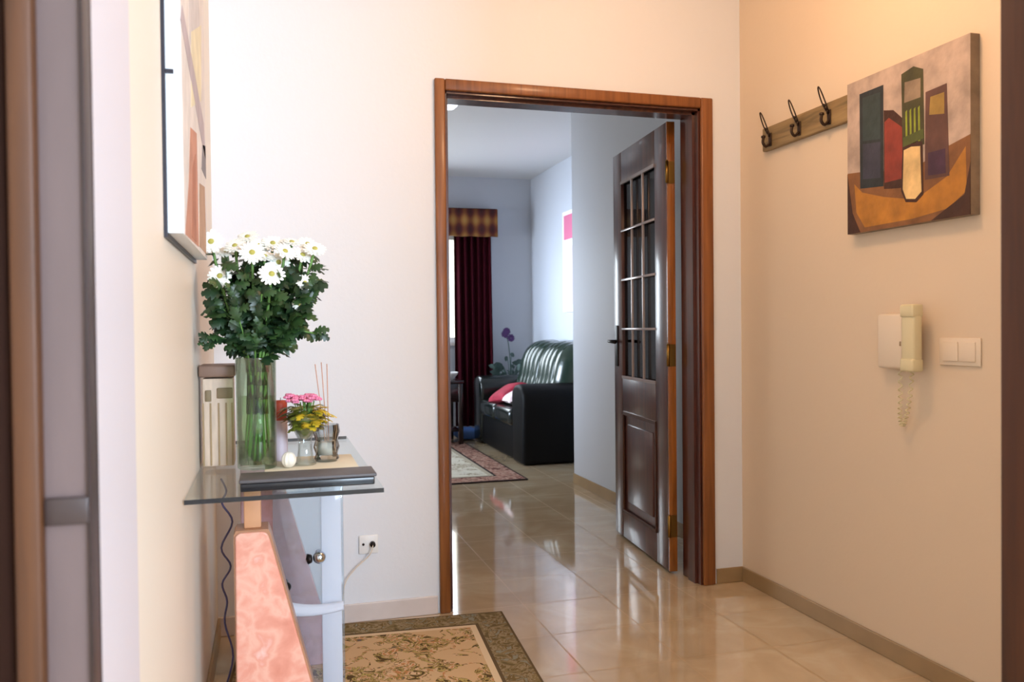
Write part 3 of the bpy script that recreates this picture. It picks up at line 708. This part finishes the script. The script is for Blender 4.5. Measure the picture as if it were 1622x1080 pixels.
# ------------------------------------------------------------------ right wall: still life, coat rack, intercom, switch
rp = thing('still_life_painting', 'still life canvas with cream vase and dark bottles on the right wall', 'painting', (XR, 2.24, 1.45))
XF = 1.966
P.update({k: mat('paint_'+k, c, .65, noise=.25, nscale=16, bump=.2, bscale=45) for k, c in dict(greytan=(180, 158, 142), ground=(128, 84, 46), orange=(178, 118, 40), dteal=(40, 44, 46), teal=(50, 62, 60), slate=(56, 56, 68), red=(140, 56, 40), olive=(70, 66, 34), lime=(146, 158, 44), plum=(96, 64, 54), gold=(160, 128, 62), vase=(224, 190, 130), dkbrown=(66, 36, 20), grn=(84, 92, 40), violet=(72, 44, 64), side=(140, 120, 98)).items()})
f = MB(); f.box((XF, 1.968, 1.449), (XR-.0005, 2.506, 1.975), P['side']); f.build('stretched_canvas', None, rp)
f = MB(); q = lambda pts, m, k: patch(f, pts, P[m], k, XF, -1)
q([(1.968, 1.449), (2.506, 1.449), (2.506, 1.975), (1.968, 1.975)], 'greytan', 0)
q([(1.968, 1.449), (2.506, 1.449), (2.506, 1.663), (2.42, 1.655), (2.2, 1.62), (2.055, 1.664), (1.968, 1.682)], 'ground', 1)
q([(2.47, 1.62), (2.43, 1.585), (2.325, 1.554), (2.184, 1.524), (2.056, 1.574), (1.985, 1.65), (1.982, 1.52), (2.05, 1.478), (2.2, 1.465), (2.418, 1.464), (2.46, 1.52)], 'orange', 2)
q([(1.968, 1.449), (2.12, 1.449), (1.99, 1.51), (1.968, 1.6)], 'dkbrown', 3)
q([(2.506, 1.449), (2.44, 1.449), (2.48, 1.52), (2.506, 1.66)], 'dkbrown', 3)
q([(2.326, 1.59), (2.326, 1.925), (2.442, 1.925), (2.44, 1.60)], 'dteal', 3)
q([(2.340, 1.75), (2.340, 1.905), (2.426, 1.908), (2.426, 1.76)], 'teal', 4)
q([(2.340, 1.62), (2.340, 1.74), (2.426, 1.75), (2.426, 1.63)], 'slate', 4)
q([(2.235, 1.57), (2.235, 1.79), (2.28, 1.83), (2.324, 1.84), (2.324, 1.58)], 'dkbrown', 3)
q([(2.238, 1.60), (2.24, 1.765), (2.30, 1.81), (2.320, 1.80), (2.320, 1.60)], 'red', 4)
q([(2.146, 1.69), (2.15, 1.925), (2.19, 1.945), (2.243, 1.935), (2.238, 1.697)], 'olive', 4)
q([(2.16, 1.84), (2.16, 1.90), (2.228, 1.905), (2.23, 1.84)], 'side', 5)
for k in range(4):
    y = 2.162+k*.018; q([(y, 1.705), (y+.008, 1.702), (y+.009, 1.81), (y+.002, 1.815)], 'lime', 5)
q([(2.146, 1.71), (2.15, 1.74), (2.235, 1.73), (2.235, 1.70)], 'grn', 6)
q([(2.046, 1.575), (2.056, 1.854), (2.140, 1.85), (2.144, 1.579)], 'plum', 3)
q([(2.065, 1.765), (2.065, 1.83), (2.12, 1.83), (2.125, 1.776)], 'gold', 4)
q([(2.06, 1.585), (2.062, 1.66), (2.13, 1.66), (2.13, 1.59)], 'violet', 4)
q([(2.150, 1.535), (2.153, 1.70), (2.19, 1.712), (2.238, 1.70), (2.245, 1.56), (2.225, 1.522), (2.18, 1.515)], 'dkbrown', 5)
q([(2.157, 1.545), (2.162, 1.688), (2.2, 1.694), (2.232, 1.689), (2.237, 1.565), (2.222, 1.532), (2.184, 1.526)], 'vase', 7)
f.build('painting', None, rp)

cr_ = thing('coat_rack', 'weathered wooden coat rack with three wire hooks beside the still life', 'coat rack', (XR, 2.8, 1.9))
f = MB(); f.box((XR-.022, 2.44, 1.853), (XR-.001, 3.055, 1.948), bev=.004); f.build('board', M['rack'], cr_)
for y in (2.995, 2.80, 2.62):
    t = MB(); x0 = XR-.022; z = 1.898
    t.box((x0-.005, y-.010, z-.034), (x0, y+.010, z+.02), bev=.002)
    # bottom cup of the hook
    t.tube(smooth([(x0-.004, y, z-.02), (x0-.022, y, z-.036), (x0-.036, y, z-.022), (x0-.034, y, z-.002)], 6), .0055, n=8)
    t.lathe([(0, -.007), (.009, -.003), (.009, .004), (0, .008)], (x0-.034, y, z+.002), n=12)
    # looped wire upper arm, reaching up and outward
    loop = []
    for k in range(41):
        u = k/40*2*pi; L = .5-.5*cos(u); wv = sin(u)*.010*(1.0-.15*L)
        loop.append((x0-.006-.042*L**.8, y+wv+.0, z+.012+.088*L))
    t.tube(loop, .0026, n=7)
    tw = [(x0-.006-.020*(k/16)+.0, y+.004*sin(k*1.3), z+.006+.034*k/16) for k in range(17)]; t.tube(tw, .0035, n=6)
    t.build('hook', M['hook'], cr_)

ic = thing('intercom_phone', 'ivory wall intercom handset on the right wall under the painting', 'intercom', (XR, 2.25, 1.0))
box1('base', (XR-.035, 2.222, .985), (XR-.001, 2.36, 1.165), M['beigephone'], ic, .008)
t = MB(); t.box((1.925, 2.150, .985), (1.962, 2.205, 1.19), bev=.008); t.box((1.921, 2.149, .981), (1.964, 2.206, 1.022), bev=.006); t.box((1.921, 2.149, 1.152), (1.964, 2.206, 1.193), bev=.006)
t.build('handset', M['ivoryphone'], ic)
box1('cradle', (1.955, 2.206, 1.02), (1.999, 2.24, 1.15), M['beigephone'], ic, .005)
box1('button', (1.958, 2.235, 1.06), (1.967, 2.25, 1.075), M['skirt'], ic, .002)
coil = []
ax = smooth([(1.955, 2.19, .985), (1.965, 2.21, .90), (1.972, 2.235, .83), (1.975, 2.255, .80), (1.978, 2.27, .83), (1.98, 2.27, .90), (1.98, 2.27, .99)], 26)
for k, p in enumerate(ax): coil.append(p+Vector((.006*cos(k*.95), .006*sin(k*.95), 0)))
MB().tube(coil, .0022, n=6).build('coiled_cord', M['ivoryphone'], ic)

sw = thing('light_switch', 'double white light switch on the right wall near the dark door frame', 'switch', (XR, 2.04, 1.0))
box1('plate', (XR-.007, 1.962, 1.003), (XR-.0005, 2.118, 1.088), M['beigephone'], sw, .003)
box1('rocker', (XR-.011, 1.978, 1.016), (XR-.006, 2.037, 1.076), M['beigephone'], sw, .002)
box1('rocker', (XR-.011, 2.043, 1.016), (XR-.006, 2.102, 1.076), M['beigephone'], sw, .002)

so = thing('wall_socket', 'small white socket with dark plug low on the back wall', 'socket', (.353, YB, .3))
box1('plate', (.318, YB-.008, .262), (.392, YB-.0005, .334), M['white'], so, .003)
MB().lathe([(0, 0), (.005, 0), (.005, .001), (0, .0012)], (.335, YB-.0085, .3), n=12, axis=(0, -1, 0)).build('pin_hole', M['steel_dark'], so)
MB().lathe([(0, 0), (.011, 0), (.01, .02), (0, .024)], (.370, YB-.0085, .3), n=16, axis=(0, -1, 0)).build('plug', M['steel_dark'], so)
MB().tube(smooth([(.370, YB-.03, .3), (.362, YB-.034, .275), (.345, YB-.025, .25), (.30, YB-.02, .21), (.26, YB-.02, .15), (.25, YB-.025, .02)], 6), .002, n=6).build('cord', M['beigephone'], so)

# ------------------------------------------------------------------ rugs
def rug(name, label, corner, w_, l_, rot, m, z=.010):
    """corner = back right corner on the floor"""
    o = MB().box((-w_/2, -l_/2, 0), (w_/2, l_/2, z), None, .003).build(name, m)
    R = Matrix.Rotation(rot, 3, 'Z'); c = Vector((*corner, 0))-R @ Vector((w_/2, l_/2, 0)); c.z = .0006
    o.location = c; o.rotation_euler = (0, 0, rot); tag(o, label, 'rug'); return o
mr = rug_mat('hall_rug_weave', .49, 1.0, .135, (208, 174, 132), [(0, (92, 70, 42)), (.40, (186, 164, 96)), (.46, (120, 92, 52)), (.5, (214, 182, 144)), (.56, (196, 132, 84)), (.6, (150, 130, 72)), (.66, (110, 92, 84))], (100, 82, 56), [(0, (108, 92, 60)), (.40, (132, 114, 76)), (.48, (152, 134, 104)), (.54, (116, 96, 58)), (.6, (140, 138, 120))], (222, 198, 162), 11)
rug('hall_rug', 'beige hall rug with olive floral motifs and dark olive border beside the console', (.868, 3.178), .98, 2.0, radians(-4.2), mr)
ml = rug_mat('living_rug_weave', .8, 1.09, .22, (232, 228, 210), [(0, (160, 150, 120)), (.42, (206, 196, 170)), (.5, (226, 220, 204)), (.6, (180, 160, 130))], (60, 50, 50), [(0, (120, 80, 72)), (.42, (184, 138, 122)), (.52, (206, 172, 152)), (.6, (150, 110, 98))], (200, 190, 166), 9)  # pale field has the window light on the rug put into its colour
rug('living_room_rug', 'living room rug, window light painted into its pale field, with pink patterned border in front of the dark sofa', (1.83, 8.1), 1.6, 2.18, 0, ml)

# ------------------------------------------------------------------ living room
sf = thing('sofa', 'black and dark green leather sofa beyond the doorway', 'sofa', (2.3, 7.4, 0))
def rb(name, a, b, r, m, parent, seg=5):
    o = MB().box(a, b, None, r, seg).build(name, m, parent); return o
rb('base', (1.99, 6.58, .004), (2.68, 8.2, .30), .03, M['leatherblk'], sf)
def arm(y0, y1, m):
    t = MB()
    # arm: swollen roll on top, slightly overhanging sides
    pr = []
    yc = (y0+y1)/2; hw = (y1-y0)/2
    for yy, zz in ((-.92, .004), (-.95, .3), (-1.0, .45), (-1.04, .54), (-.95, .61), (-.6, .65), (0, .665), (.6, .65), (.95, .61), (1.04, .54), (1, .45), (.95, .3), (.92, .004)): pr.append((yc+yy*hw, zz))
    t.prism([(1.97, y, z) for y, z in pr], (.66, 0, 0), bev=.0); o = t.build('arm', m, sf)
    b = o.modifiers.new('bevel', 'BEVEL'); b.width = .035; b.segments = 4; b.limit_method = 'ANGLE'; b.angle_limit = radians(40)
    for p in o.data.polygons: p.use_smooth = True
    return o
arm(6.5, 6.84, M['leatherblk']); arm(7.92, 8.24, M['leather'])
for y0, y1 in ((6.85, 7.375), (7.385, 7.91)):
    rb('seat_cushion', (1.95, y0, .29), (2.5, y1, .44), .05, M['leather'], sf)
def backcush(y0, y1):
    t = MB(); n = 5
    def fn(u, v):
        y = y0+(y1-y0)*u; z = .38+.54*v
        ridge = abs(sin(u*n*pi)); ed = (1-(2*u-1)**8)
        x = 2.46+.17*v-.12*math.sqrt(max(0, 1-(2*v-1)**4))*ed*(.72+.28*ridge)
        zz = z if v < .5 else .38+.54*(.5+.5*sin((v-.5)*pi))*(1-.06*(2*u-1)**2)
        return (x, y, zz)
    t.grid(fn, 60, 20)
    o = t.build('back_cushion', M['leather2'], sf); s = o.modifiers.new('solid', 'SOLIDIFY'); s.thickness = -.10; s.offset = 1
    return o
backcush(6.78, 7.36); backcush(7.37, 7.93)
t = MB()
prf = [(2.50, .3), (2.50, .83), (2.54, .89), (2.62, .915), (2.69, .88), (2.71, .8), (2.71, .06), (2.52, .06)]
t.prism([(x, 6.60, z) for x, z in prf], (0, 1.58, 0)); o = t.build('backrest', M['leather'], sf); b = o.modifiers.new('bevel', 'BEVEL'); b.width = .04; b.segments = 4; b.limit_method = 'ANGLE'
for p in o.data.polygons: p.use_smooth = True
def cushion(name, label, c, s, R, m):
    t = MB()
    def fn(u, v):
        a = 2*u-1; b_ = 2*v-1; return (a, b_, (1-a**4)*(1-b_**4))
    for sg in (1, -1):
        t.grid(lambda u, v: Vector(c)+R @ Vector(((2*u-1)*s[0]*(1-.12*(1-(2*v-1)**2)*(2*u-1)**2), (2*v-1)*s[1]*(1-.12*(1-(2*u-1)**2)*(2*v-1)**2), sg*s[2]*((1-(2*u-1)**4)*(1-(2*v-1)**4))**.5)), 14, 14)
    o = t.build(name, m); tag(o, label, 'cushion'); return o
cushion('throw_cushion', 'red cushion lying on the seat of the dark sofa', (2.12, 7.5, .53), (.15, .17, .05), Matrix.Rotation(radians(-30), 3, 'Y') @ Matrix.Rotation(radians(15), 3, 'Z'), M['redcush'])
cushion('throw_cushion', 'pinkish white cushion on the sofa seat next to the red one', (2.13, 7.16, .535), (.14, .13, .045), Matrix.Rotation(radians(-25), 3, 'Y'), M['whitecloth'])

# curtain + valance
t = MB()
def cur(u, v):
    x = 1.87+.40*u+.02*(1-v)*u; z = .10+2.1*v; return (x, 8.60+.028*sin(u*2*pi*6)+.008*sin(u*31+v*3), z)
t.grid(cur, 90, 24); o = t.build('curtain', M['curtain']); s = o.modifiers.new('solid', 'SOLIDIFY'); s.thickness = .004; tag(o, 'long dark burgundy curtain hanging right of the far window', 'curtain')
t = MB()
def val(u, v):
    x = .55+1.77*u; return (x, 8.505+.006*sin(u*60), 2.10+.285*v-.006*abs(sin(u*26))*(1-v))
t.grid(val, 90, 6); o = t.build('valance', M['plaid']); s = o.modifiers.new('solid', 'SOLIDIFY'); s.thickness = .03; tag(o, 'brown and gold plaid valance above the far window', 'valance')
va_ = o
f = MB(); f.box((.55, 8.53, 2.378), (2.32, 8.695, 2.392)); f.box((2.30, 8.53, 2.12), (2.32, 8.695, 2.378)); f.build('valance_box', M['curtain'], va_)
t = MB(); t.tube([(.6, 8.60, 2.23), (2.29, 8.60, 2.23)], .012, n=10); o = t.build('curtain_rod', M['darkwood'], va_)

# dark side table by the window + white bowl
st = thing('side_table', 'dark wooden side table at the left of the curtain', 'table', (1.55, 8.15, 0))
box1('tabletop', (1.25, 7.9, .60), (1.80, 8.42, .63), M['darkwood'], st, .005)
for x in (1.28, 1.77):
    for y in (7.93, 8.39): box1('leg', (x-.022, y-.022, .001), (x+.022, y+.022, .60), M['darkwood'], st, .003)
box1('drawer', (1.30, 7.915, .42), (1.75, 8.39, .60), M['darkwood'], st, .004)
box1('shelf', (1.28, 7.93, .13), (1.77, 8.39, .155), M['darkwood'], st, .004)
t = MB(); t.lathe([(0, 0), (.03, 0), (.035, .01), (.075, .05), (.085, .075), (.081, .075), (.07, .05), (.03, .015), (0, .014)], (1.69, 8.05, .631), n=28); o = t.build('bowl', M['white']); tag(o, 'small white bowl on the dark side table', 'bowl')

# added block behind the rug: blue window sheen on the floor, put in as colour
bt = thing('blue_sheen_block', 'added blue block painting the window sheen on the floor between side table and sofa', 'cushion', (1.9, 8.35, 0))
rb('sheen_body', (1.81, 8.2, .012), (2.02, 8.5, .11), .03, M['bluesheen'], bt)

# orchid in the corner on a stand
oc = thing('plant_stand', 'slim dark plant stand in the corner behind the sofa', 'stand', (2.42, 8.42, 0))
for k in range(3):
    a = k*2*pi/3+.4; MB().tube([(2.42+.13*cos(a), 8.43+.13*sin(a), .004), (2.42+.04*cos(a), 8.43+.04*sin(a), .40)], .011, n=8).build('leg', M['darkwood'], oc)
MB().lathe([(0, .40), (.12, .40), (.125, .41), (.12, .42), (0, .42)], (2.42, 8.43, 0), n=28).build('tray', M['darkwood'], oc)
pp = thing('potted_plant', 'potted plant with grey green leaves and purple flower by the curtain', 'plant', (2.42, 8.43, .421))
MB().lathe([(0, 0), (.06, 0), (.085, .12), (.09, .14), (.082, .14), (.078, .12), (0, .118)], (2.42, 8.43, .421), n=24).build('pot', M['pot'], pp)
random.seed(21)
t = MB()
for k in range(34):
    a = random.uniform(0, 2*pi); L = random.uniform(.16, .28); b0 = Vector((2.42, 8.43, .55)); el = random.uniform(.4, 1.6)
    mid = b0+Vector((cos(a)*L*.5, sin(a)*L*.4, L*el*.7)); end = b0+Vector((cos(a)*L, sin(a)*L*.6, L*el*.8))
    if end.y > 8.66: end.y = 8.66
    t.tube([b0, mid], .004, n=5); d = end-mid
    s_ = d.cross(Vector((0, -1, .2))).normalized()*.028
    tm = bmesh.new(); vs = [tm.verts.new(p) for p in (mid, mid.lerp(end, .35)+s_, mid.lerp(end, .75)+s_*.8, end, mid.lerp(end, .75)-s_*.8, mid.lerp(end, .35)-s_)]; tm.faces.new(vs); t.merge(tm)
t.build('leaves', M['greyleaf'], pp)
MB().tube(smooth([(2.42, 8.43, .55), (2.41, 8.40, .8), (2.38, 8.37, 1.0), (2.34, 8.35, 1.06), (2.37, 8.33, 1.02)], 6), .005, n=6).build('flower_stalk', M['greyleaf'], pp)
t = MB(); tc2 = MB()
for c in ((2.34, 8.33, 1.07), (2.40, 8.33, 1.03), (2.36, 8.34, 1.10)): daisy(t, tc2, c, (0, -1, .2), .045)
tc2.bm.free(); t.build('purple_flower', M['purple'], pp)

# art on living room right wall
ar = thing('pink_wall_art', 'tall pale panel with rose pink top on the bright living room wall', 'picture', (XV, 7.3, 1.3))
box1('panel', (XV-.025, 6.75, 1.28), (XV-.001, 7.62, 2.24), M['artwhite'], ar, .002)
f = MB(); f.box((XV-.028, 6.8, 1.97), (XV-.0251, 7.57, 2.20)); f.build('pink_block', M['artpink'], ar)
f = MB(); f.box((XV-.0275, 6.95, 1.35), (XV-.0251, 7.42, 1.90)); f.build('mauve_block', M['artmauve'], ar)
cl = thing('ceiling_lamp', 'small round white ceiling lamp beyond the doorway at its top left', 'lamp', (1.22, 5.6, H))
MB().lathe([(0, -.001), (.07, -.001), (.072, -.02), (0, -.022)], (1.22, 5.75, H), n=32).build('ceiling_rose', M['white'], cl)
MB().lathe([(0, -.085), (.04, -.08), (.062, -.06), (.07, -.04), (.066, -.0225), (0, -.0225)], (1.22, 5.75, H), n=32).build('shade', M['opal'], cl)

# ------------------------------------------------------------------ lights
def area(name, loc, target, sx, sy, power, col, spread=None):
    l = bpy.data.lights.new(name, 'AREA'); l.shape = 'RECTANGLE'; l.size = sx; l.size_y = sy; l.energy = power; l.color = col
    if spread: l.spread = spread
    o = bpy.data.objects.new(name, l); C.objects.link(o); o.location = loc
    o.rotation_euler = (Vector(target)-Vector(loc)).to_track_quat('-Z', 'Y').to_euler(); return o
area('daylight_behind', (2.1, -2.45, 1.6), (.3, 3.2, 1.2), 1.4, 1.2, 236, (.66, .82, 1))
area('living_window_light', (-1.58, 7.15, 1.5), (2.7, 7.15, 1.3), 2.1, 1.35, 30, (.66, .80, 1), radians(50))
area('far_window_light', (1.36, 8.66, 1.55), (1.3, 4, .6), 1.0, 1.0, 16, (.70, .83, 1))
# warm ceiling lamp of the hall
hl = thing('hall_ceiling_lamp', 'warm round ceiling lamp in the hall, above the frame', 'lamp', (1.2, 2.15, H))
MB().lathe([(0, -.001), (.13, -.001), (.14, -.02), (0, -.022)], (1.2, 2.15, H), n=32).build('base_plate', M['white'], hl)
MB().lathe([(.13, -.0225), (.13, -.05), (.10, -.085), (.05, -.10), (0, -.103)], (1.2, 2.15, H), n=32).build('shade', M['lampshade'], hl)
l = bpy.data.lights.new('hall_lamp', 'POINT'); l.energy = 22; l.color = (1, .60, .34); l.shadow_soft_size = .12
o = bpy.data.objects.new('hall_lamp', l); C.objects.link(o); o.location = (1.2, 2.15, 2.45)

W = bpy.data.worlds.new('sky'); S.world = W; W.use_nodes = True
bg = W.node_tree.nodes['Background']; bg.inputs['Color'].default_value = (1, .96, .88, 1); bg.inputs['Strength'].default_value = 3.2

# ------------------------------------------------------------------ camera
cam = bpy.data.cameras.new('camera'); co = bpy.data.objects.new('camera', cam); C.objects.link(co); S.camera = co
fpx = 1322; cam.sensor_width = 36; cam.lens = fpx/1622*36; cam.clip_start = .05
th = atan(383/fpx); pt = atan(20/fpx); rl = radians(.58)
F_ = Vector((sin(th)*cos(pt), cos(th)*cos(pt), -sin(pt))); R0 = Vector((cos(th), -sin(th), 0)); U0 = R0.cross(F_)
Rr = R0*cos(rl)-U0*sin(rl); Uu = U0*cos(rl)+R0*sin(rl)
co.matrix_world = Matrix(((Rr.x, Uu.x, -F_.x, 0), (Rr.y, Uu.y, -F_.y, 0), (Rr.z, Uu.z, -F_.z, 1.13), (0, 0, 0, 1)))
cam.dof.use_dof = True; cam.dof.focus_distance = 3.1; cam.dof.aperture_fstop = 4.5

S.view_settings.view_transform = 'Standard'; S.view_settings.look = 'None'; S.view_settings.exposure = .12; S.view_settings.gamma = 1
S.view_settings.use_curve_mapping = False
